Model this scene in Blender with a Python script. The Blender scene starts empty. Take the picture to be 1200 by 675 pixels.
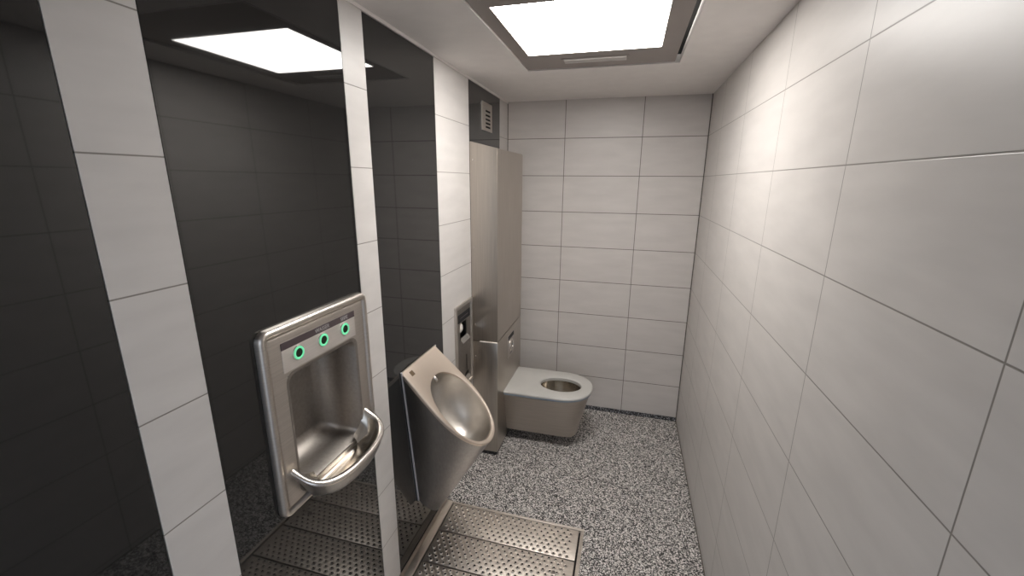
import bpy, bmesh, math, random
from mathutils import Vector, Matrix
random.seed(4)
C = bpy.context.scene.collection
PI = math.pi

# ------------------------------------------------------------------ materials
def newmat(name):
    m = bpy.data.materials.new(name); m.use_nodes = True
    nt = m.node_tree
    return m, nt, nt.nodes['Principled BSDF']

def N(nt, typ, **kw):
    n = nt.nodes.new(typ)
    for k, v in kw.items(): setattr(n, k, v)
    return n

def inp(nt, sock, v):
    if hasattr(v, 'links') or hasattr(v, 'is_linked'): nt.links.new(v, sock)
    else: sock.default_value = v

def math_node(nt, op, a, b=None):
    n = N(nt, 'ShaderNodeMath', operation=op)
    inp(nt, n.inputs[0], a)
    if b is not None: inp(nt, n.inputs[1], b)
    return n.outputs[0]

def ramp(nt, fac, stops, mode='LINEAR'):
    r = N(nt, 'ShaderNodeValToRGB'); r.color_ramp.interpolation = mode
    e = r.color_ramp.elements
    while len(e) < len(stops): e.new(0.5)
    for i, (p, c) in enumerate(stops):
        e[i].position = p; e[i].color = (*c, 1)
    nt.links.new(fac, r.inputs[0]); return r.outputs[0]

def plain(name, col, rough=0.5, metal=0.0, noise=0.06, scale=14, spec=0.5):
    m, nt, b = newmat(name)
    geo = N(nt, 'ShaderNodeNewGeometry')
    nz = N(nt, 'ShaderNodeTexNoise'); nz.inputs['Scale'].default_value = scale
    nt.links.new(geo.outputs['Position'], nz.inputs['Vector'])
    c = ramp(nt, nz.outputs[0], [(0.3, [x*(1-noise) for x in col]), (0.7, [min(1, x*(1+noise)) for x in col])])
    nt.links.new(c, b.inputs['Base Color'])
    b.inputs['Roughness'].default_value = rough; b.inputs['Metallic'].default_value = metal
    b.inputs['Specular IOR Level'].default_value = spec
    return m

def steel(name, col=(0.56, 0.52, 0.47), rough=0.3, brush=(3, 3, 160), var=0.08, bump=0.06):
    """brushed stainless steel; brush = noise scale per axis (large = fine lines across that axis)"""
    m, nt, b = newmat(name)
    geo = N(nt, 'ShaderNodeNewGeometry')
    mp = N(nt, 'ShaderNodeMapping'); mp.inputs['Scale'].default_value = brush
    nt.links.new(geo.outputs['Position'], mp.inputs[0])
    nz = N(nt, 'ShaderNodeTexNoise'); nz.inputs['Scale'].default_value = 1.6; nz.inputs['Detail'].default_value = 5
    nt.links.new(mp.outputs[0], nz.inputs['Vector'])
    big = N(nt, 'ShaderNodeTexNoise'); big.inputs['Scale'].default_value = 5
    nt.links.new(geo.outputs['Position'], big.inputs['Vector'])
    c = ramp(nt, nz.outputs[0], [(0.3, [x*(1-var) for x in col]), (0.7, [min(1, x*(1+var)) for x in col])])
    nt.links.new(c, b.inputs['Base Color'])
    mr = N(nt, 'ShaderNodeMapRange')
    nt.links.new(big.outputs[0], mr.inputs[0])
    mr.inputs['To Min'].default_value = rough*0.8; mr.inputs['To Max'].default_value = rough*1.2
    nt.links.new(mr.outputs[0], b.inputs['Roughness'])
    b.inputs['Metallic'].default_value = 1.0
    bp = N(nt, 'ShaderNodeBump'); bp.inputs['Strength'].default_value = bump; bp.inputs['Distance'].default_value = 0.001
    nt.links.new(nz.outputs[0], bp.inputs['Height']); nt.links.new(bp.outputs[0], b.inputs['Normal'])
    return m

Z1, TH = 2.026, 0.25            # first course line, course height
def tile(name, axis, u0, up, col=(0.57, 0.535, 0.51), grout=(0.13, 0.11, 0.095), w=0.0022, rough=0.38, only=None):
    """smooth wall tiles; axis: the world axis that runs along the wall"""
    m, nt, b = newmat(name)
    geo = N(nt, 'ShaderNodeNewGeometry')
    sep = N(nt, 'ShaderNodeSeparateXYZ'); nt.links.new(geo.outputs['Position'], sep.inputs[0])
    dz = math_node(nt, 'PINGPONG', math_node(nt, 'SUBTRACT', sep.outputs['Z'], Z1), TH/2)
    d = dz
    if up:
        du = math_node(nt, 'PINGPONG', math_node(nt, 'SUBTRACT', sep.outputs[axis], u0), up/2)
        d = math_node(nt, 'MINIMUM', dz, du)
    mr = N(nt, 'ShaderNodeMapRange'); nt.links.new(d, mr.inputs[0])
    mr.inputs['From Min'].default_value = w*0.6; mr.inputs['From Max'].default_value = w*1.25
    mp = N(nt, 'ShaderNodeMapping'); mp.inputs['Scale'].default_value = (2.2, 2.2, 9) 
    nt.links.new(geo.outputs['Position'], mp.inputs[0])
    nz = N(nt, 'ShaderNodeTexNoise'); nz.inputs['Scale'].default_value = 2.0; nz.inputs['Detail'].default_value = 4
    nt.links.new(mp.outputs[0], nz.inputs['Vector'])
    tc = ramp(nt, nz.outputs[0], [(0.3, [x*0.95 for x in col]), (0.7, [x*1.05 for x in col])])
    mx = N(nt, 'ShaderNodeMix', data_type='RGBA')
    nt.links.new(mr.outputs[0], mx.inputs[0]); mx.inputs[6].default_value = (*grout, 1); nt.links.new(tc, mx.inputs[7])
    nt.links.new(mx.outputs[2], b.inputs['Base Color'])
    b.inputs['Roughness'].default_value = rough
    bp = N(nt, 'ShaderNodeBump'); bp.inputs['Strength'].default_value = 0.35; bp.inputs['Distance'].default_value = 0.0015
    nt.links.new(mr.outputs[0], bp.inputs['Height']); nt.links.new(bp.outputs[0], b.inputs['Normal'])
    return m

def granules(name, stops, scale=215, rough=0.6):
    m, nt, b = newmat(name)
    geo = N(nt, 'ShaderNodeNewGeometry')
    v = N(nt, 'ShaderNodeTexVoronoi'); v.inputs['Scale'].default_value = scale
    nt.links.new(geo.outputs['Position'], v.inputs['Vector'])
    sp = N(nt, 'ShaderNodeSeparateColor'); nt.links.new(v.outputs['Color'], sp.inputs[0])
    c = ramp(nt, sp.outputs[0], stops, 'CONSTANT')
    nt.links.new(c, b.inputs['Base Color'])
    b.inputs['Roughness'].default_value = rough
    bp = N(nt, 'ShaderNodeBump'); bp.inputs['Strength'].default_value = 0.25; bp.inputs['Distance'].default_value = 0.002
    nt.links.new(v.outputs['Distance'], bp.inputs['Height']); bp.invert = True
    nt.links.new(bp.outputs[0], b.inputs['Normal'])
    return m

def emit(name, col, s):
    m, nt, b = newmat(name)
    nz = N(nt, 'ShaderNodeTexNoise'); nz.inputs['Scale'].default_value = 3
    c = ramp(nt, nz.outputs[0], [(0.0, [x*0.98 for x in col]), (1.0, col)])
    nt.links.new(c, b.inputs['Emission Color']); b.inputs['Emission Strength'].default_value = s
    b.inputs['Base Color'].default_value = (*col, 1)
    return m

M = {}
M['tile_back'] = tile('wall_tile_back', 'X', 0.41, 0.512)
M['tile_right'] = tile('wall_tile_right', 'Y', -0.40, 0.512, col=(0.60, 0.57, 0.545), grout=(0.24, 0.22, 0.2), w=0.0016)
M['tile_left'] = tile('wall_tile_left', 'Y', 0, None, col=(0.59, 0.565, 0.545), grout=(0.22, 0.2, 0.18), w=0.0016)
M['tile_front'] = tile('wall_tile_front', 'X', 0.41, 0.512)
M['glass'] = plain('black_glass', (0.012, 0.012, 0.012), rough=0.03, noise=0.03)
M['glass'].node_tree.nodes['Principled BSDF'].inputs['IOR'].default_value = 1.62
M['ceiling'] = plain('ceiling_paint', (0.84, 0.80, 0.775), rough=0.6, noise=0.02)
M['floor'] = granules('granulate_floor', [(0, (0.032, 0.030, 0.030)), (0.36, (0.10, 0.094, 0.090)), (0.48, (0.33, 0.31, 0.295)), (0.64, (0.64, 0.605, 0.575)), (0.86, (0.82, 0.79, 0.765))])
M['cove'] = granules('granulate_shaded', [(0, (0.012, 0.012, 0.013)), (0.5, (0.05, 0.05, 0.055)), (0.75, (0.25, 0.25, 0.27)), (0.92, (0.5, 0.5, 0.52))])  # floor granulate again, with the shade of its upright face in the colour
M['plinth'] = granules('granulate_black', [(0, (0.008, 0.008, 0.009)), (0.6, (0.02, 0.02, 0.022)), (0.85, (0.1, 0.1, 0.1))])
M['steel_h'] = steel('steel_brushed_across', col=(0.66, 0.615, 0.57), rough=0.36, brush=(3, 3, 160))
M['steel_v'] = steel('steel_brushed_upright', col=(0.50, 0.455, 0.405), rough=0.33, brush=(120, 120, 2.5))
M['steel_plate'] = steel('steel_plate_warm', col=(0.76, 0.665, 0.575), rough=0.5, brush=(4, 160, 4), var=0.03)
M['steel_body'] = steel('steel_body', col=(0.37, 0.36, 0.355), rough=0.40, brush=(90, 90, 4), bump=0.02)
M['steel_bowl'] = steel('steel_polished', col=(0.66, 0.62, 0.56), rough=0.2, brush=(30, 30, 30), var=0.03, bump=0.02)
M['steel_grate'] = steel('steel_grate', col=(0.80, 0.735, 0.665), rough=0.48, brush=(8, 120, 8))
M['steel_edge'] = steel('steel_bright_edge', col=(0.78, 0.74, 0.70), rough=0.25, brush=(20, 20, 20))
M['steel_toilet'] = steel('steel_toilet', col=(0.50, 0.455, 0.41), rough=0.36, brush=(3, 3, 140))
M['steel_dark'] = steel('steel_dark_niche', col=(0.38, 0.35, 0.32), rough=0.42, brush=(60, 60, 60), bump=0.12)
M['seal'] = plain('pale_sealant', (0.55, 0.54, 0.56), rough=0.35)
M['silicone'] = plain('corner_sealant', (0.09, 0.075, 0.062), rough=0.6)
M['frame_panel'] = plain('light_frame_shaded_grey', (0.31, 0.275, 0.255), rough=0.5, noise=0.02)  # grey panel, darkened further for the shade beside its own lamp
M['void'] = plain('dark_void', (0.02, 0.018, 0.016), rough=0.9)
M['gap_shade'] = plain('gap_shade_dark', (0.012, 0.010, 0.009), rough=0.9)  # near-black puts the shade of holes, slots and gaps into the colour
M['light'] = emit('light_diffuser', (1.0, 0.965, 0.925), 22.0)
M['strip_lens'] = plain('strip_lens', (0.50, 0.47, 0.45), rough=0.3)
M['seat'] = plain('seat_plastic', (0.52, 0.51, 0.485), rough=0.4, noise=0.02)
M['seat_low'] = plain('seat_underside_daylit', (0.34, 0.40, 0.46), rough=0.4)  # cool daylight on the seat's lower edge is put into this blue
M['strip'] = plain('label_strip_plum', (0.075, 0.055, 0.06), rough=0.35)
M['letters'] = plain('pale_lettering', (0.42, 0.40, 0.40), rough=0.5)
M['ring'] = emit('green_ring_light', (0.16, 0.72, 0.38), 0.5)
M['sensor'] = plain('sensor_dark_green', (0.006, 0.022, 0.010), rough=0.12)
M['steel_bar'] = steel('steel_bar', col=(0.50, 0.455, 0.41), rough=0.4, brush=(120, 4, 120))
M['urinal_bowl'] = steel('steel_urinal_bowl', col=(0.62, 0.585, 0.54), rough=0.34, brush=(30, 30, 30), var=0.03, bump=0.02)
M['lip_glint'] = plain('lip_glint', (0.85, 0.80, 0.74), rough=0.45, metal=0.2)  # pale colour paints the light caught by the cover's lip
M['fascia'] = steel('steel_fascia', col=(0.84, 0.80, 0.77), rough=0.5, brush=(4, 4, 150), var=0.03)
M['engraved'] = plain('engraved_brown', (0.13, 0.085, 0.045), rough=0.5)
M['black'] = plain('black_plastic', (0.010, 0.010, 0.011), rough=0.6)
M['paper'] = plain('white_paper', (0.72, 0.69, 0.64), rough=0.85)
M['paving'] = plain('paving_grey', (0.33, 0.33, 0.33), rough=0.8)

# ------------------------------------------------------------------ mesh helpers
def link(name, bm, mat, parent=None, smooth=None, recalc=True):
    if recalc: bmesh.ops.recalc_face_normals(bm, faces=bm.faces[:])
    me = bpy.data.meshes.new(name); bm.to_mesh(me); bm.free()
    for m in (mat if isinstance(mat, (list, tuple)) else [mat]): me.materials.append(m)
    o = bpy.data.objects.new(name, me); C.objects.link(o)
    if parent: o.parent = parent; o.matrix_parent_inverse = Matrix.Translation(-parent.location)
    if smooth is not None:
        me.polygons.foreach_set('use_smooth', [True]*len(me.polygons))
        me.set_sharp_from_angle(angle=math.radians(smooth))
    return o

def tag(o, label, cat, group=None):
    o['label'] = label; o['category'] = cat
    if group: o['group'] = group
    return o

def thing(name, label, cat, loc=(0, 0, 0), group=None):
    o = bpy.data.objects.new(name, None); C.objects.link(o); o.location = loc
    o.empty_display_size = 0.1
    return tag(o, label, cat, group)

def struct(name, bm, mat, parent=None):
    o = link(name, bm, mat, parent); o['kind'] = 'structure'; return o

def box(bm, x0, x1, y0, y1, z0, z1, bevel=0, mi=0, seg=2):
    vs = [bm.verts.new((x, y, z)) for x in (x0, x1) for y in (y0, y1) for z in (z0, z1)]
    fs = [bm.faces.new([vs[i] for i in f]) for f in ((0, 1, 3, 2), (4, 6, 7, 5), (0, 4, 5, 1), (2, 3, 7, 6), (0, 2, 6, 4), (1, 5, 7, 3))]
    for f in fs: f.material_index = mi
    if bevel:
        es = list({e for f in fs for e in f.edges})
        bmesh.ops.bevel(bm, geom=es, offset=bevel, segments=seg, affect='EDGES', profile=0.5)

def slab(bm, axis, d0, d1, u0, u1, v0, v1, holes=()):
    """plate of thickness d0..d1 along axis ('X': u=y v=z, 'Z': u=x v=y) with rectangular holes"""
    us = sorted({u0, u1, *[h[i] for h in holes for i in (0, 1) if u0 < h[i] < u1]})
    vs = sorted({v0, v1, *[h[i] for h in holes for i in (2, 3) if v0 < h[i] < v1]})
    nu, nv = len(us)-1, len(vs)-1
    def solid(i, j):
        if not (0 <= i < nu and 0 <= j < nv): return False
        cu, cv = (us[i]+us[i+1])/2, (vs[j]+vs[j+1])/2
        return not any(h[0] < cu < h[1] and h[2] < cv < h[3] for h in holes)
    cache = {}
    def V(i, j, k):
        if (i, j, k) not in cache:
            d = (d0, d1)[k]
            cache[i, j, k] = bm.verts.new((d, us[i], vs[j]) if axis == 'X' else (us[i], d, vs[j]) if axis == 'Y' else (us[i], vs[j], d))
        return cache[i, j, k]
    for i in range(nu):
        for j in range(nv):
            if not solid(i, j): continue
            for k in (0, 1): bm.faces.new([V(i, j, k), V(i+1, j, k), V(i+1, j+1, k), V(i, j+1, k)])
            for (di, dj, a, b) in ((-1, 0, (i, j), (i, j+1)), (1, 0, (i+1, j), (i+1, j+1)), (0, -1, (i, j), (i+1, j)), (0, 1, (i, j+1), (i+1, j+1))):
                if not solid(i+di, j+dj): bm.faces.new([V(*a, 0), V(*b, 0), V(*b, 1), V(*a, 1)])

def loft(bm, rings, closed=True, cap0=False, cap1=False, mi=0):
    vr = [[bm.verts.new(p) for p in r] for r in rings]
    n = len(vr[0])
    for a, b in zip(vr, vr[1:]):
        for i in range(n if closed else n-1):
            j = (i+1) % n
            f = bm.faces.new([a[i], a[j], b[j], b[i]]); f.material_index = mi
    if cap0: bm.faces.new(vr[0][::-1]).material_index = mi
    if cap1: bm.faces.new(vr[-1]).material_index = mi
    return vr

def tube(bm, pts, r, n=8, closed=False, caps=True, mi=0):
    pts = [Vector(p) for p in pts]; L = len(pts); rings = []
    up = None
    for i, p in enumerate(pts):
        a = pts[(i-1) % L] if (closed or i > 0) else p
        b = pts[(i+1) % L] if (closed or i < L-1) else p
        t = (b-a).normalized()
        if up is None:
            up = Vector((0, 0, 1)) if abs(t.z) < 0.9 else Vector((1, 0, 0))
        u = (up - t*up.dot(t)).normalized(); up = u; w = t.cross(u)
        rr = r[i] if isinstance(r, (list, tuple)) else r
        rings.append([p + (u*math.cos(k*2*PI/n) + w*math.sin(k*2*PI/n))*rr for k in range(n)])
    if closed: rings.append(rings[0])
    loft(bm, rings, True, caps and not closed, caps and not closed, mi)
    if closed: bmesh.ops.remove_doubles(bm, verts=bm.verts[:], dist=1e-6)

def rrect(u0, u1, v0, v1, r, n=6):
    out = []
    for cu, cv, a in ((u1-r, v1-r, 0), (u0+r, v1-r, 90), (u0+r, v0+r, 180), (u1-r, v0+r, 270)):
        for k in range(n+1):
            t = math.radians(a + 90*k/n); out.append((cu+r*math.cos(t), cv+r*math.sin(t)))
    return out

def wall_ring(bm, u0, u1, v0, v1, r, profile, cap=False, mi=0):
    """profile: (inset, x) pairs swept round a rounded rectangle standing in a plane of constant x"""
    rings = [[(x, a, b) for a, b in rrect(u0+o, u1-o, v0+o, v1-o, max(0.0008, r-o))] for o, x in profile]
    loft(bm, rings, True, False, cap, mi)

def disc(bm, c, axis, r0, r1, h0, h1, n=24, cap=True, mi=0, cap0=False):
    """lathe from (r0,h0) to (r1,h1) about an axis through c"""
    ax = {'X': (Vector((1, 0, 0)), Vector((0, 1, 0)), Vector((0, 0, 1))), 'Z': (Vector((0, 0, 1)), Vector((1, 0, 0)), Vector((0, 1, 0)))}[axis]
    c = Vector(c)
    rg = lambda r, h: [c + ax[0]*h + ax[1]*r*math.cos(2*PI*k/n) + ax[2]*r*math.sin(2*PI*k/n) for k in range(n)]
    loft(bm, [rg(r0, h0), rg(r1, h1)], True, cap0, cap, mi)

def lathe(bm, c, axis, prof, n=24, cap=True, mi=0):
    ax = {'X': (Vector((1, 0, 0)), Vector((0, 1, 0)), Vector((0, 0, 1))), 'Z': (Vector((0, 0, 1)), Vector((1, 0, 0)), Vector((0, 1, 0)))}[axis]
    c = Vector(c)
    loft(bm, [[c + ax[0]*h + ax[1]*r*math.cos(2*PI*k/n) + ax[2]*r*math.sin(2*PI*k/n) for k in range(n)] for r, h in prof], True, False, cap, mi)

def text_mesh(name, s, size, mat, parent, origin, right, up):
    cu = bpy.data.curves.new(name, 'FONT'); cu.body = s; cu.size = size; cu.align_x = 'CENTER'; cu.align_y = 'CENTER'
    cu.extrude = 0.0004
    t = bpy.data.objects.new(name, cu); C.objects.link(t)
    dg = bpy.context.evaluated_depsgraph_get()
    me = bpy.data.meshes.new_from_object(t.evaluated_get(dg))
    bpy.data.objects.remove(t)
    right, up = Vector(right), Vector(up); nrm = right.cross(up)
    mat4 = Matrix((right, up, nrm)).transposed().to_4x4(); mat4.translation = Vector(origin)
    me.transform(mat4); me.materials.clear(); me.materials.append(mat)
    o = bpy.data.objects.new(name, me); C.objects.link(o)
    o.parent = parent
    if not parent.parent: o.matrix_parent_inverse = Matrix.Translation(-parent.location)
    return o

def root_of(o):
    while o.parent: o = o.parent
    return o

def part(name, bm, mat, parent, smooth=None, recalc=True):
    o = link(name, bm, mat, None, smooth, recalc)
    o.parent = parent
    if not parent.parent: o.matrix_parent_inverse = Matrix.Translation(-parent.location)
    return o

# ------------------------------------------------------------------ the room
W, ZC, YF, TT = 1.325, 2.273, -3.40, 2.262
SINK_HOLE = (-2.262, -1.862, 0.84, 1.34)     # y0 y1 z0 z1 let into the wall behind the wash station
DISP_HOLE = (-1.03, -0.803, 0.56, 1.056)
GRATE = (0.0, 0.768, -2.40, -1.222)          # x0 x1 y0 y1 pit under the gratings

bm = bmesh.new()
slab(bm, 'Z', -0.09, 0.0, -0.3, W+0.3, YF-0.1, 0.1, [(GRATE[0]+0.003, GRATE[1]-0.003, GRATE[2]+0.003, GRATE[3]-0.003)])
struct('floor', bm, M['floor'])
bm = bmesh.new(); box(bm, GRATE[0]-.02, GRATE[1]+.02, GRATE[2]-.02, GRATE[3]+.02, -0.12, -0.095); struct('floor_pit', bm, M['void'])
bm = bmesh.new(); box(bm, -0.05, W+0.1, 0.0, 0.1, 0, ZC+.1); struct('wall_back', bm, M['tile_back'])
bm = bmesh.new(); box(bm, W, W+0.1, YF-0.1, 0.0, 0, ZC+.1); struct('wall_right', bm, M['tile_right'])
bm = bmesh.new(); slab(bm, 'Y', YF-0.1, YF, -0.05, W, 0, ZC+.1, [(0.22, 1.16, -0.1, 2.05)]); struct('wall_front', bm, M['tile_front'])

# left wall: masonry backing plus flush tile strips between the glass panels
PAN = [(-1.838, -1.720), (-1.193, -0.771), (-0.194, 0.0), (-2.56, -2.42)]   # tile strips (y0,y1)
bm = bmesh.new(); slab(bm, 'X', -0.20, -0.012, YF-0.1, 0.0, 0, ZC+.1, [SINK_HOLE, DISP_HOLE])
struct('wall_left', bm, M['void'])
bm = bmesh.new()
for a, b in PAN:
    slab(bm, 'X', -0.012, 0.0, a, b, 0, TT, [DISP_HOLE])
struct('wall_left_tiles', bm, M['tile_left'])
bm = bmesh.new(); box(bm, -0.012, 0.004, YF, 0.0, TT, ZC); struct('trim_1', bm, M['ceiling'])
bm = bmesh.new(); box(bm, W-0.005, W, -0.005, 0.0, 0.03, ZC); box(bm, 0, 0.004, -0.004, 0, 0.03, ZC); struct('trim_2', bm, M['silicone'])
bm = bmesh.new(); box(bm, W-0.004, W, YF, 0.0, 0.0, 0.004); struct('trim_3', bm, M['silicone'])
bm = bmesh.new(); box(bm, 0.0, W, -0.012, 0.0, 0.0, 0.030, bevel=0.003); struct('baseboard_back', bm, M['cove'])

def glass(y0, y1, z0, z1, label, holes=()):
    bm = bmesh.new(); g = 0.0022
    slab(bm, 'X', -0.0115, -0.0004, y0+g, y1-g, z0+g, z1-g, holes)
    return tag(link('glass_panel', bm, M['glass']), label, 'glass panel', 'black glass wall panels')
glass(-1.720, -1.193, 0.002, TT, 'tall black glass wall panel behind the steel urinal')
glass(-2.42, -1.838, 0.002, TT, 'black glass wall panel behind the steel wash station', [SINK_HOLE])
glass(-0.771, -0.194, 0.002, TT, 'black glass panel with the small vent, above the steel cabinet')
glass(-3.05, -2.56, 0.002, TT, 'black glass wall panel nearest the camera, left of the wash station')

# ceiling with a recess for the light panel
LX0, LX1, LY0, LY1 = 0.333, 1.050, -1.85, -0.795
bm = bmesh.new(); slab(bm, 'Z', ZC, ZC+0.035, -0.1, W+0.1, YF-0.1, 0.1, [(LX0, LX1, LY0, LY1)]); struct('ceiling', bm, M['ceiling'])
bm = bmesh.new(); box(bm, LX0-.05, LX1+.05, LY0-.05, LY1+.05, ZC+0.045, ZC+0.06); struct('ceiling_void', bm, M['void'])

lt = thing('ceiling_light', 'bright white square light panel in a shade-darkened grey recessed ceiling frame', 'ceiling light', ((LX0+LX1)/2, (LY0+LY1)/2, ZC))
DX0, DX1, DY0, DY1 = 0.392, 0.953, -1.600, -1.045
bm = bmesh.new(); slab(bm, 'Z', ZC+0.004, ZC+0.014, LX0+.004, LX1-.024, LY0+.006, LY1-.006, [(DX0, DX1, DY0, DY1)])
part('frame', bm, M['frame_panel'], lt)
bm = bmesh.new(); box(bm, DX0+.0015, DX1-.0015, DY0+.0015, DY1-.0015, ZC+0.0045, ZC+0.012); part('diffuser', bm, M['light'], lt)
bm = bmesh.new(); slab(bm, 'Z', ZC-0.0015, ZC+0.001, LX0-.004, LX1+.004, LY0-.004, LY1+.004, [(LX0+.002, LX1-.002, LY0+.002, LY1-.002)])
part('edge_trim', bm, M['ceiling'], lt)

el = thing('emergency_light', 'slim pale strip light on the shade-darkened grey ceiling frame beside the bright panel', 'strip light', (0.675, -0.93, ZC))
bm = bmesh.new(); box(bm, 0.525, 0.823, -0.966, -0.894, ZC+0.001, ZC+0.0035, bevel=0.001); part('housing', bm, M['frame_panel'], el)
bm = bmesh.new(); box(bm, 0.535, 0.813, -0.956, -0.904, ZC-0.003, ZC+0.002, bevel=0.002, seg=3); part('lens', bm, M['strip_lens'], el, 40)

# ------------------------------------------------------------------ cistern cabinet
cab = thing('steel_cabinet', 'tall narrow brushed steel cabinet on the left wall behind the toilet', 'cabinet', (0.08, -0.48, 0))
CY0, CY1, CD, ZS = -0.771, -0.199, 0.162, 0.786
def prism_y(bm, prof, y0, y1, bevel):
    a = [bm.verts.new((x, y0, z)) for x, z in prof]; b = [bm.verts.new((x, y1, z)) for x, z in prof]
    fs = [bm.faces.new(a), bm.faces.new(b[::-1])]
    n = len(prof)
    for i in range(n): fs.append(bm.faces.new([a[i], b[i], b[(i+1) % n], a[(i+1) % n]]))
    if bevel: bmesh.ops.bevel(bm, geom=list({e for f in fs for e in f.edges}), offset=bevel, segments=2, affect='EDGES')
bm = bmesh.new(); prism_y(bm, [(0.001, ZS+.003), (CD, ZS+.003), (CD, 1.908), (0.001, 1.948)], CY0, CY1, 0.003)
part('upper_cover', bm, M['steel_v'], cab, 40)
bm = bmesh.new(); box(bm, 0.001, CD, CY0, CY1, 0.030, ZS-.001, bevel=0.003); part('lower_cover', bm, M['steel_v'], cab, 40)
bm = bmesh.new(); box(bm, 0.052, CD+.001, CY0-.007, CY0+.001, ZS-.003, ZS+.003, bevel=0.0008)
o = part('seam_glint', bm, M['lip_glint'], cab); o['label'] = 'added pale strip painting the glint along the cabinet cover seam'  # added strip: the glint on the lower cover's lip, as a pale colour
bm = bmesh.new(); box(bm, 0.001, CD-.012, CY0+.012, CY1, 0, 0.030); part('plinth', bm, M['plinth'], cab)['label'] = 'dark speckled plinth'
def screw_y(bm, x, y, z, r=0.006):
    c = Vector((x, y, z))
    rings = [[c + Vector((rr*math.cos(2*PI*k/10), h, rr*math.sin(2*PI*k/10))) for k in range(10)] for rr, h in ((r, 0), (r*0.8, -0.002), (r*0.35, -0.0025), (r*0.3, -0.001))]
    loft(bm, rings, True, False, True)
for z in (1.850, 1.362, 0.893, 0.686):
    bm = bmesh.new(); screw_y(bm, 0.020, CY0, z); part('screw', bm, M['steel_edge'], cab, 30)
fp = None
bm = bmesh.new(); box(bm, CD, CD+.0035, -0.555, -0.400, 0.590, 0.748, bevel=0.0015); fp = part('flush_plate', bm, M['steel_h'], cab, 30)
bm = bmesh.new(); box(bm, CD+.003, CD+.0055, -0.545, -0.410, 0.716, 0.744, bevel=0.001); part('label_strip', bm, M['black'], fp)['label'] = 'dark strip above the flush button'
bm = bmesh.new(); lathe(bm, (CD+.003, -0.476, 0.668), 'X', [(0.040, 0), (0.040, .006), (0.034, .010), (0.029, .010), (0.028, .003), (0.0, .003)], 28, cap=False); part('button_ring', bm, M['steel_edge'], fp, 40)
bm = bmesh.new(); lathe(bm, (CD+.006, -0.476, 0.668), 'X', [(0.027, 0), (0.027, .003), (0.020, .005), (0.006, .003)], 28); part('flush_button', bm, M['steel_dark'], fp, 40)
bm = bmesh.new()
for dy in (-0.018, 0.0, 0.018): box(bm, CD+.003, CD+.0042, -0.476+dy-.003, -0.476+dy+.003, 0.600, 0.618)
part('pictogram', bm, M['strip'], fp)

# vent plate in the glass above
vt = thing('vent_plate', 'small steel vent plate with five slots in the black glass above the cabinet', 'vent', (0, -0.466, 2.11))
VS = [2.145, 2.121, 2.098, 2.076, 2.055]
bm = bmesh.new(); slab(bm, 'X', 0.0, 0.0045, -0.559, -0.374, 2.031, 2.190, [(-0.500, -0.402, z-.007, z+.007) for z in VS]); part('plate', bm, M['steel_h'], vt)
bm = bmesh.new(); box(bm, 0.0, 0.0012, -0.52, -0.385, 2.04, 2.16); part('backing', bm, M['gap_shade'], vt)['label'] = 'near-black sheet painting the shade inside the slots'  # dark sheet stands in for the shade behind the vent slots
for z in VS:
    bm = bmesh.new()
    prism_y(bm, [(0.0015, z+.0062), (0.004, z+.0035), (0.0044, z+.0042), (0.0026, z+.0068)], -0.500, -0.402, 0); part('slat', bm, M['steel_v'], vt)

# ------------------------------------------------------------------ toilet
toi = thing('toilet', 'wall hung brushed steel toilet with pale seat beside the cabinet', 'toilet', (0.44, -0.44, 0))
TY, TX0 = -0.440, CD+0.001
def dshape(xt, hw, z, n=40, xs=0.60, p=2.3, x0=TX0):
    """D outline: straight sides from the cabinet then a rounded nose at xt; xs = where the rounding starts"""
    xr = x0 + (xt-x0)*xs; out = []
    m = 6
    for k in range(m): out.append((x0 + (xr-x0)*k/m, TY-hw, z))
    for k in range(n+1):
        t = -PI/2 + PI*k/n
        c, s = math.cos(t), math.sin(t)
        out.append((xr + (xt-xr)*abs(c)**(2/p), TY + hw*math.copysign(abs(s)**(2/p), s), z))
    for k in range(m): out.append((xr - (xr-x0)*(k+1)/m, TY+hw, z))
    for k in range(1, 12): out.append((x0, TY+hw-2*hw*k/12, z))
    return out
def ellipse(cx, cy, rx, ry, z, n): return None
NT = len(dshape(0.7, 0.19, 0))
def hole_ring(cx, rx, ry, z, ref):
    """ring of NT points round the opening, matched by angle to the D outline"""
    out = []
    for (x, y, _) in ref:
        a = math.atan2((y-TY)/0.9, x-cx); out.append((cx+rx*math.cos(a), TY+ry*math.sin(a), z))
    return out
ref = dshape(0.715, 0.198, 0.4)
# body: tapered steel pan with flat bottom
bm = bmesh.new()
rings = [hole_ring(0.508, 0.150, 0.112, 0.372, ref), dshape(0.700, 0.188, 0.374), dshape(0.706, 0.194, 0.370), dshape(0.704, 0.193, 0.355),
         dshape(0.668, 0.158, 0.21, p=2.8, xs=.66), dshape(0.640, 0.130, 0.088, p=3.4, xs=.72), dshape(0.635, 0.126, 0.083, p=3.4, xs=.72)]
loft(bm, rings, True, False, True)
part('pan', bm, M['steel_toilet'], toi, 35)
# inside of the bowl
bm = bmesh.new()
rings = [hole_ring(0.508, 0.150, 0.112, 0.372, ref)]
for k in range(1, 9):
    t = k/8; s = math.cos(t*PI/2*0.86)
    rings.append(hole_ring(0.508-0.05*t, 0.150*s, 0.112*s, 0.372-0.20*math.sin(t*PI/2), ref))
loft(bm, rings, True, False, True); part('bowl', bm, M['steel_bowl'], toi, 60)
bm = bmesh.new(); box(bm, TX0, TX0+.006, TY-.13, TY+.13, 0.085, 0.372); part('mounting_gasket', bm, M['black'], toi)
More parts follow.
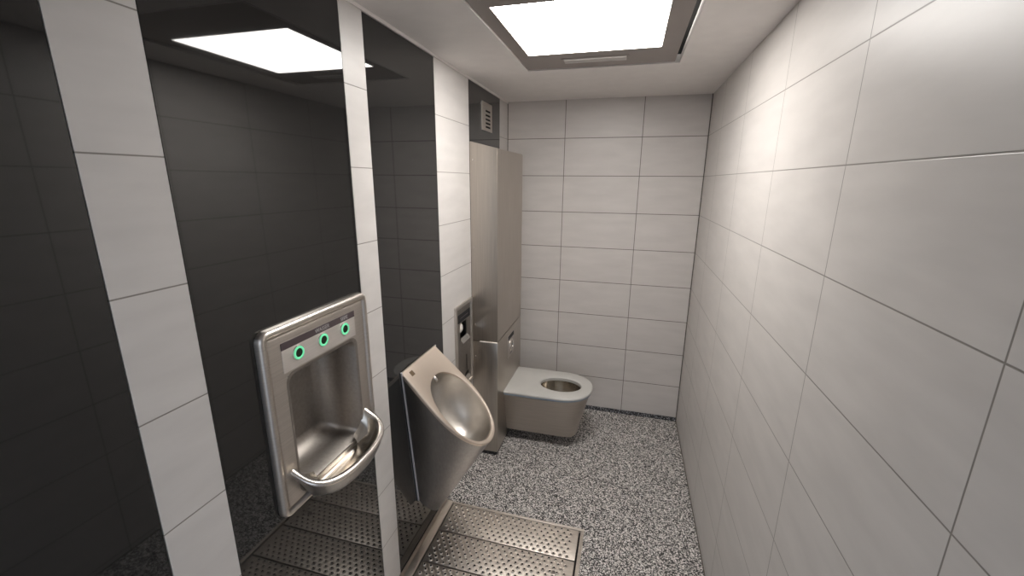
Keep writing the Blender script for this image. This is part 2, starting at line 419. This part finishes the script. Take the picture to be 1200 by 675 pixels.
# seat
seat = None
bm = bmesh.new()
def sd(i, z): return dshape(0.722-i, 0.202-i, z)
rings = [hole_ring(0.508, 0.140, 0.102, 0.377, ref), hole_ring(0.508, 0.138, 0.100, 0.397, ref), hole_ring(0.508, 0.143, 0.105, 0.401, ref), hole_ring(0.508, 0.150, 0.112, 0.403, ref),
         sd(0.010, 0.403), sd(0.003, 0.400), sd(0.0, 0.394), sd(0.0, 0.390), sd(0.003, 0.386), hole_ring(0.508, 0.140, 0.102, 0.377, ref)]
loft(bm, rings, True); bmesh.ops.remove_doubles(bm, verts=bm.verts[:], dist=1e-6)
seat = part('seat', bm, M['seat'], toi, 40)
bm = bmesh.new()
rings = [hole_ring(0.508, 0.146, 0.108, 0.374, ref), hole_ring(0.508, 0.146, 0.108, 0.386, ref), sd(0.004, 0.386), sd(0.004, 0.376), sd(0.012, 0.374), hole_ring(0.508, 0.146, 0.108, 0.374, ref)]
loft(bm, rings, True); bmesh.ops.remove_doubles(bm, verts=bm.verts[:], dist=1e-6)
part('underside', bm, M['seat_low'], seat, 40)['label'] = 'underside rim of the seat, tinted with blue daylight'

# ------------------------------------------------------------------ urinal
UY, UZ = -1.455, 0.957
ur = thing('urinal', 'angular brushed steel urinal with oval bowl hung on black glass', 'urinal', (0.15, UY, 0.16))
K = math.sqrt(0.5)
def UP(s, y, d=0.0):            # point on the sloping front plate, d = depth behind it
    return Vector((max(0.0015, s*K - d*K + 0.002), UY + y, UZ - s*K - d*K))
def outline(n_side=14, n_end=40, inset=0.0):
    out = []
    S0, ST = 0.23, 0.494-inset
    def hw(s): return 0.161 + 0.014*min(1, s/0.23) - inset
    for k in range(n_side): s = inset + (S0-inset)*k/n_side; out.append((s, -hw(s)))
    h = hw(S0); p = 2.15
    for k in range(n_end+1):
        t = -PI/2 + PI*k/n_end; c, sn = math.cos(t), math.sin(t)
        out.append((S0+(ST-S0)*abs(c)**(2/p), h*math.copysign(abs(sn)**(2/p), sn)))
    for k in range(n_side): s = S0-(S0-inset)*(k+1)/n_side; out.append((s, hw(s)))
    for k in range(1, 20): out.append((inset, hw(inset)*(1-2*k/20)))
    return out
OUT = outline(); NB = len(OUT)-19      # NB: points without those along the wall edge
def opening(scale=1.0, ds=0.0, cs=0.290, rs=0.183, ry=0.150):
    res = []
    for (s, y) in OUT:
        a = math.atan2(y/0.85, s-cs); c, sn = math.cos(a), math.sin(a)
        p = 2/2.15
        res.append((cs+ds+rs*scale*math.copysign(abs(c)**p, c), ry*scale*math.copysign(abs(sn)**p, sn)))
    return res
# front plate with rolled rim
bm = bmesh.new()
pl = [[UP(s, y, 0.014) for s, y in outline()], [UP(s, y, 0.003) for s, y in outline()], [UP(s, y, 0.0) for s, y in outline(inset=0.003)],
      [UP(s, y, 0.0) for s, y in opening(1.03)], [UP(s, y, 0.0025) for s, y in opening(1.0)], [UP(s, y, 0.012) for s, y in opening(0.985)]]
loft(bm, pl, True)
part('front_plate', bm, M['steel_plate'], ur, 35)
# bowl
bm = bmesh.new(); rings = [[UP(s, y, 0.010) for s, y in opening(0.986)]]
for k in range(1, 15):
    t = k/14; a = t*PI/2*0.93
    rings.append([UP(s, y, 0.010+0.165*math.sin(a)) for s, y in opening(0.986*math.cos(a)**0.8, 0.045*t)])
loft(bm, rings, True, False, True); part('bowl', bm, M['urinal_bowl'], ur, 80)
# body: ruled skin from the plate edge to the outline on the wall
def wallpt(u):
    """u in -1..1 round the wall outline, 0 = bottom tip"""
    a = abs(u); sg = 1 if u > 0 else -1
    if a > 0.3:
        t = (a-0.3)/0.7; y = 0.078+(0.161-0.078)*t; return Vector((0.002, UY+sg*y, 0.262+(UZ-0.262)*t))
    t = a/0.3*PI/2
    return Vector((0.002+0.072*max(0, math.cos(t)), UY+sg*0.078*math.sin(t), 0.262-0.094*max(0, math.cos(t))**1.2))
per = [0.0]
for a, b in zip(OUT[:NB], OUT[1:NB]): per.append(per[-1]+math.dist(a, b))
US = [2*p/per[-1]-1 for p in per]
bm = bmesh.new(); R = 10; rings = []
for r in range(R+1):
    t = r/R; ring = []
    for (s, y), u in zip(OUT[:NB], US):
        a = UP(s, y, 0.013); b = wallpt(u); ring.append(a.lerp(b, t))
    rings.append(ring)
vr = loft(bm, rings, False)
bm.faces.new(vr[-1])
bmesh.ops.remove_doubles(bm, verts=bm.verts[:], dist=1e-5)
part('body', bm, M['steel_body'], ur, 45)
# pale wall flange on both sides
for sg in (-1, 1):
    bm = bmesh.new()
    pts = [wallpt(sg*u)+Vector((0.002, sg*0.0015, 0)) for u in (1.0, 0.8, 0.6, 0.45, 0.3)]
    tube(bm, pts, 0.0042, 8); part('wall_seal', bm, M['seal'], ur, 60)['label'] = 'pale bluish sealing edge against the wall'
bm = bmesh.new(); tube(bm, [UP(0.001, -0.160, 0.0), UP(0.001, 0.160, 0.0)], 0.003, 8); part('top_edge', bm, M['steel_edge'], ur, 60)
# engraved maker plate (small dark mark) and rinse nozzle
bm = bmesh.new()
q = [(0.020, -0.123), (0.043, -0.123), (0.043, -0.098), (0.020, -0.098)]
loft(bm, [[UP(s, y, 0.0) for s, y in q], [UP(s, y, -0.0008) for s, y in q]], True, False, True); part('maker_mark', bm, M['engraved'], ur)['label'] = 'small engraved brown rectangle'
bm = bmesh.new(); c0, c1 = UP(0.112, 0.0, 0.006), UP(0.126, 0.0, 0.004)
tube(bm, [UP(0.108, 0, 0.014), UP(0.118, 0, 0.012), UP(0.128, 0, 0.014), UP(0.134, 0, 0.020)], [0.009, 0.010, 0.008, 0.003], 10); part('rinse_nozzle', bm, M['steel_edge'], ur, 60)
bm = bmesh.new(); dc = UP(0.335, 0, 0.168)
lathe(bm, dc, 'Z', [(0.030, 0.012), (0.026, 0.015), (0.008, 0.013)], 20); part('drain_cover', bm, M['steel_dark'], ur, 40)

# ------------------------------------------------------------------ dispenser let into the tile strip
dp = thing('paper_dispenser', 'flush steel paper dispenser with black label in the tiled strip left of the cabinet', 'dispenser', (0, -0.916, 0.55))
DY0_, DY1_, DZ0, DZ1 = -1.043, -0.790, 0.545, 1.070
bm = bmesh.new()
wall_ring(bm, DY0_, DY1_, DZ0, DZ1, 0.006, [(0, 0.0005), (0.001, 0.012), (0.004, 0.013), (0.018, 0.013), (0.020, 0.011), (0.021, 0.001)]); part('frame', bm, M['steel_h'], dp, 40)
OPEN = (-0.972, -0.872, 0.852, 0.958); SLOT = (-0.885, -0.872, 0.640, 0.740); OUTL = (-0.905, -0.850, 0.588, 0.632)
bm = bmesh.new(); slab(bm, 'X', -0.002, 0.003, DY0_+.020, DY1_-.020, DZ0+.020, DZ1-.020, [OPEN, SLOT, OUTL]); part('front_panel', bm, M['steel_dark'], dp)
bm = bmesh.new(); slab(bm, 'X', 0.003, 0.0055, -1.000, -0.818, 0.966, 1.012); lab = part('label_plate', bm, M['black'], dp)
bm = bmesh.new(); box(bm, 0.0054, 0.0058, -0.968, -0.850, 0.986, 0.992); part('pale_line', bm, M['strip'], lab)
bm = bmesh.new()
box(bm, -0.150, -0.002, DY0_+.022, DY1_-.022, DZ0+.022, DZ1-.022); 
bmesh.ops.delete(bm, geom=[f for f in bm.faces if all(v.co.x > -0.01 for v in f.verts)], context='FACES')
part('housing', bm, M['steel_dark'], dp, recalc=False)
bm = bmesh.new(); prism_y(bm, [(0.003, 0.866), (0.020, 0.842), (0.022, 0.843), (0.005, 0.870)], -0.975, -0.862, 0.0006); part('chute_lip', bm, M['steel_edge'], dp, 30)
bm = bmesh.new(); prism_y(bm, [(0.003, 0.606), (0.016, 0.590), (0.018, 0.592), (0.005, 0.612)], -0.905, -0.850, 0.0006); part('outlet_lip', bm, M['steel_edge'], dp, 30)
rl = thing('paper_roll', 'white paper roll half visible inside the dispenser opening', 'paper roll', (-0.055, -0.93, 0.91))
bm = bmesh.new()
def roll(bm, c, r0, r1, y0, y1, n=28):
    rg = lambda r, y: [(c[0]+r*math.cos(2*PI*k/n), y, c[1]+r*math.sin(2*PI*k/n)) for k in range(n)]
    loft(bm, [rg(r0, y0), rg(r1, y0), rg(r1, y1), rg(r0, y1), rg(r0, y0)], True)
    bmesh.ops.remove_doubles(bm, verts=bm.verts[:], dist=1e-6)
roll(bm, (-0.048, 0.918), 0.018, 0.046, -0.985, -0.915); part('paper', bm, M['paper'], rl, 40)
bm = bmesh.new(); roll(bm, (-0.048, 0.918), 0.015, 0.018, -0.987, -0.913); part('core', bm, M['engraved'], rl, 40)

# ------------------------------------------------------------------ wash station
wy0, wy1, wz0, wz1 = -2.288, -1.836, 0.815, 1.366
ws = thing('wash_station', 'steel wall wash station with green lit buttons and a bow front basin', 'wash basin', (0, (wy0+wy1)/2, wz0))
bm = bmesh.new()
wall_ring(bm, wy0, wy1, wz0, wz1, 0.030, [(0, 0.0), (0.0005, 0.010), (0.004, 0.017), (0.009, 0.020), (0.016, 0.019), (0.020, 0.015), (0.0215, 0.009), (0.025, 0.0085), (0.0275, 0.013), (0.034, 0.014)])
part('frame', bm, M['steel_h'], ws, 50)
NICHE = (-2.207, -1.917, 0.86, 1.216)
bm = bmesh.new(); slab(bm, 'X', 0.008, 0.0138, wy0+.030, wy1-.030, wz0+.030, wz1-.030, [(NICHE[0]-.004, NICHE[1]+.004, NICHE[2], NICHE[3]+.004)]); fa = part('fascia', bm, M['steel_h'], ws)
bm = bmesh.new(); box(bm, 0.0135, 0.0152, -2.222, -1.909, 1.232, 1.297, bevel=0.0005); pnl = part('control_panel', bm, M['fascia'], ws)
bm = bmesh.new(); box(bm, 0.0135, 0.0155, -2.222, -1.909, 1.297, 1.317); ls = part('label_strip', bm, M['strip'], ws)
for y, t in ((-1.962, 'SEIFE'), (-2.063, 'WASSER')):
    text_mesh('lettering', t, 0.0165, M['letters'], ls, (0.0159, y, 1.3068), (0, 1, 0), (0, 0, 1))
for y in (-1.964, -2.065, -2.166):
    bm = bmesh.new(); lathe(bm, (0.0150, y, 1.272), 'X', [(0.0215, 0), (0.0205, 0.003), (0.012, 0.0036), (0.0112, 0.001)], 28); b_ = part('push_button', bm, M['steel_edge'], ws, 40)
    bm = bmesh.new(); lathe(bm, (0.0150, y, 1.272), 'X', [(0.0192, 0.0034), (0.0182, 0.0052), (0.0135, 0.0052), (0.0125, 0.0036)], 28, cap=False); part('light_ring', bm, M['ring'], b_, 40)['label'] = 'glowing green ring'
    bm = bmesh.new(); lathe(bm, (0.0150, y, 1.272), 'X', [(0.0125, 0.003), (0.0118, 0.0046), (0.0, 0.0050)], 24, cap=False); part('sensor', bm, M['sensor'], b_, 40)['label'] = 'dark green round sensor'
# niche: rounded recess
bm = bmesh.new()
rings = []
for o, x in ((-0.012, 0.0142), (-0.004, 0.0146), (0.0, 0.010), (0.004, -0.06), (0.018, -0.115), (0.05, -0.132)):
    rings.append([(x, a, b) for a, b in rrect(NICHE[0]+o, NICHE[1]-o, NICHE[2]+o, NICHE[3]-o, max(0.012, 0.028-o*0.3))])
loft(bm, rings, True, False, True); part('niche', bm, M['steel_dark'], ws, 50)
# basin: bow-front trough whose rim rises to the fascia at both ends
BY, BW = -2.062, 0.178
def rim(t, grow=0.0, drop=0.0, inn=0.0):
    a = PI*t; c, s = math.cos(a), math.sin(a)
    p = 0.62
    return Vector((0.012 + (0.112+grow)*abs(s)**p, BY + (BW+grow)*math.copysign(abs(c)**0.8, c), 0.945 - 0.055*abs(s)**0.55 - drop))
NT_ = 48; TS = [k/NT_ for k in range(NT_+1)]
bm = bmesh.new()
prof = [(-0.018, 0.006), (-0.012, -0.001), (-0.004, -0.003), (0.003, 0.000), (0.005, 0.006), (0.002, 0.012)]
loft(bm, [[rim(t, g, d_) for t in TS] for g, d_ in prof], False)
part('basin_rim', bm, M['steel_edge'], ws, 70)
bm = bmesh.new(); rings = []
for g, d_ in ((-0.017, 0.006), (-0.026, 0.024), (-0.045, 0.044), (-0.08, 0.060), (-0.105, 0.066)):
    rings.append([rim(t, g, d_) if g > -0.1 else Vector((0.004, rim(t, -0.06).y, 0.89-0.066)) for t in TS])
loft(bm, rings, False)
loft(bm, [[Vector((0.004, rim(t, -0.06).y, 0.824)) for t in TS], [Vector((-0.09, BY+(rim(t, -0.06).y-BY)*1.02, 0.850)) for t in TS]], False)
part('basin', bm, M['steel_bowl'], ws, 80)
bm = bmesh.new(); rings = []
for k in range(7):
    t_ = k/6; rings.append([rim(t, 0.002, 0.012).lerp(Vector((0.010, BY+0.6*(rim(t).y-BY), 0.800)), t_**1.0) + Vector((0.028*math.sin(PI*t_)*math.sin(PI*t), 0, -0.018*math.sin(PI*t_)*math.sin(PI*t))) for t in TS])
loft(bm, rings, False); part('basin_underside', bm, M['steel_body'], ws, 60)

# ------------------------------------------------------------------ floor gratings
fr = thing('grating_frame', 'steel angle frame round the floor gratings under the urinal', 'frame', ((GRATE[0]+GRATE[1])/2, -1.8, 0))
x0, x1, y0, y1 = GRATE
bm = bmesh.new(); prism_y(bm, [(0.0012, -0.03), (0.046, -0.03), (0.046, 0.006), (0.042, 0.009), (0.010, 0.012), (0.004, 0.030), (0.0012, 0.030)], y0, y1-.004, 0.0008); part('wall_bar', bm, M['steel_bar'], fr, 40)
bm = bmesh.new(); box(bm, 0.042, x1, y1-.013, y1, -0.03, 0.004, bevel=0.0012); part('end_bar', bm, M['steel_grate'], fr, 40)
bm = bmesh.new(); box(bm, x1-.017, x1, y0+.013, y1-.013, -0.03, 0.004, bevel=0.0012); part('side_bar', bm, M['steel_grate'], fr, 40)
bm = bmesh.new(); box(bm, 0.042, x1, y0, y0+.013, -0.03, 0.004, bevel=0.0012); part('end_bar', bm, M['steel_grate'], fr, 40)
bm = bmesh.new(); box(bm, 0.046, 0.060, y0+.013, y1-.013, -0.03, -0.0125); part('support_ledge', bm, M['gap_shade'], fr)  # ledge coloured near-black to paint the shade in the gap
bm = bmesh.new(); box(bm, x1-.035, x1-.017, y0+.013, y1-.013, -0.03, -0.0125); part('support_ledge', bm, M['gap_shade'], fr)  # same painted gap shade on the opposite ledge

PX0, PX1, PW = 0.050, 0.742, 0.182
def plank_mesh():
    bm = bmesh.new()
    box(bm, PX0, PX1, -PW, 0.0, -0.012, 0.0, bevel=0.0015)
    for f in bm.faces: f.material_index = 0
    rows, cols = 8, 20
    for r in range(rows):
        y = -0.0125 - r*(PW-0.025)/(rows-1)
        for c in range(cols):
            x = PX0 + 0.020 + (c + (0.5 if r % 2 else 0.0))*0.0325
            n = 10; R_ = lambda rr, h: [(x+rr*math.cos(2*PI*k/n), y+rr*math.sin(2*PI*k/n), h) for k in range(n)]
            loft(bm, [R_(0.0100, -0.0002), R_(0.0082, 0.0026), R_(0.0063, 0.0042), R_(0.0048, 0.0038)], True, mi=0)
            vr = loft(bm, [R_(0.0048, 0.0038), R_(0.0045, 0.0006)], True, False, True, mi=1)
    return bm
pl_labels = ['perforated steel floor grating farthest from the camera, against the speckled floor',
             'perforated steel floor grating, second from the speckled floor edge',
             'perforated steel floor grating with small round screw, third from the speckled floor edge',
             'perforated steel floor grating, fourth from the speckled floor edge',
             'perforated steel floor grating, fifth from the speckled floor edge',
             'perforated steel floor grating nearest the camera']
pk = link('floor_grating', plank_mesh(), [M['steel_grate'], M['gap_shade']], None, 35)
pk.location = (0, y1-.0165, 0.002)
for i, l in enumerate(pl_labels):
    o = pk if i == 0 else pk.copy()
    if i: C.objects.link(o); o.location = (0, y1-.0165-i*(PW+.0068), 0.002)
    tag(o, l, 'floor grating', 'perforated steel floor gratings')
    if i == 2: third = o
bm = bmesh.new(); lathe(bm, (0.660, -1.513, 0.002), 'Z', [(0.012, 0), (0.012, 0.004), (0.009, 0.005), (0.005, 0.005), (0.004, 0.002)], 16)
s = link('screw', bm, M['steel_dark'], None, 30); s.parent = third; s.matrix_parent_inverse = Matrix.Translation(-third.location)

# ------------------------------------------------------------------ outside the open doorway
bm = bmesh.new(); box(bm, -6, 8, -14, YF-0.1, -0.1, -0.01); struct('ground', bm, M['paving'])
w = bpy.data.worlds.new('World'); bpy.context.scene.world = w; w.use_nodes = True
nt = w.node_tree; bg = nt.nodes['Background']
sky = N(nt, 'ShaderNodeTexSky'); sky.sky_type = 'HOSEK_WILKIE'; sky.turbidity = 6; sky.sun_direction = Vector((0.3, 0.6, 0.75)).normalized()
mixn = N(nt, 'ShaderNodeMix', data_type='RGBA'); mixn.inputs[0].default_value = 0.75
nt.links.new(sky.outputs[0], mixn.inputs[6]); mixn.inputs[7].default_value = (0.80, 0.88, 1.0, 1)
nt.links.new(mixn.outputs[2], bg.inputs[0]); bg.inputs[1].default_value = 1.7
pd = bpy.data.lights.new('door_portal', 'AREA'); pd.shape = 'RECTANGLE'; pd.size = 0.94; pd.size_y = 2.05; pd.cycles.is_portal = True
po = bpy.data.objects.new('door_portal', pd); C.objects.link(po); po.location = (0.69, YF-0.05, 1.025); po.rotation_euler = (math.radians(90), 0, 0)

# ------------------------------------------------------------------ camera
Rv = Vector((0.96467273, 0.26333836, 0.00770911)); Uv = Vector((-0.07160869, 0.23393517, 0.96961154)); Fv = Vector((-0.25353248, 0.93590985, -0.2445282))
cam = bpy.data.cameras.new('camera'); co = bpy.data.objects.new('camera', cam); C.objects.link(co)
mat = Matrix((Rv, Uv, -Fv)).transposed().to_4x4(); mat.translation = Vector((0.871, -3.065, 1.736)); co.matrix_world = mat
cam.sensor_width = 36; cam.lens = 495.67/1200*36; cam.clip_start = 0.02
sc = bpy.context.scene; sc.camera = co
sc.view_settings.view_transform = 'Standard'; sc.view_settings.look = 'None'; sc.view_settings.exposure = 0.1
sc.cycles.use_denoising = True; sc.cycles.max_bounces = 12; sc.cycles.sample_clamp_indirect = 6
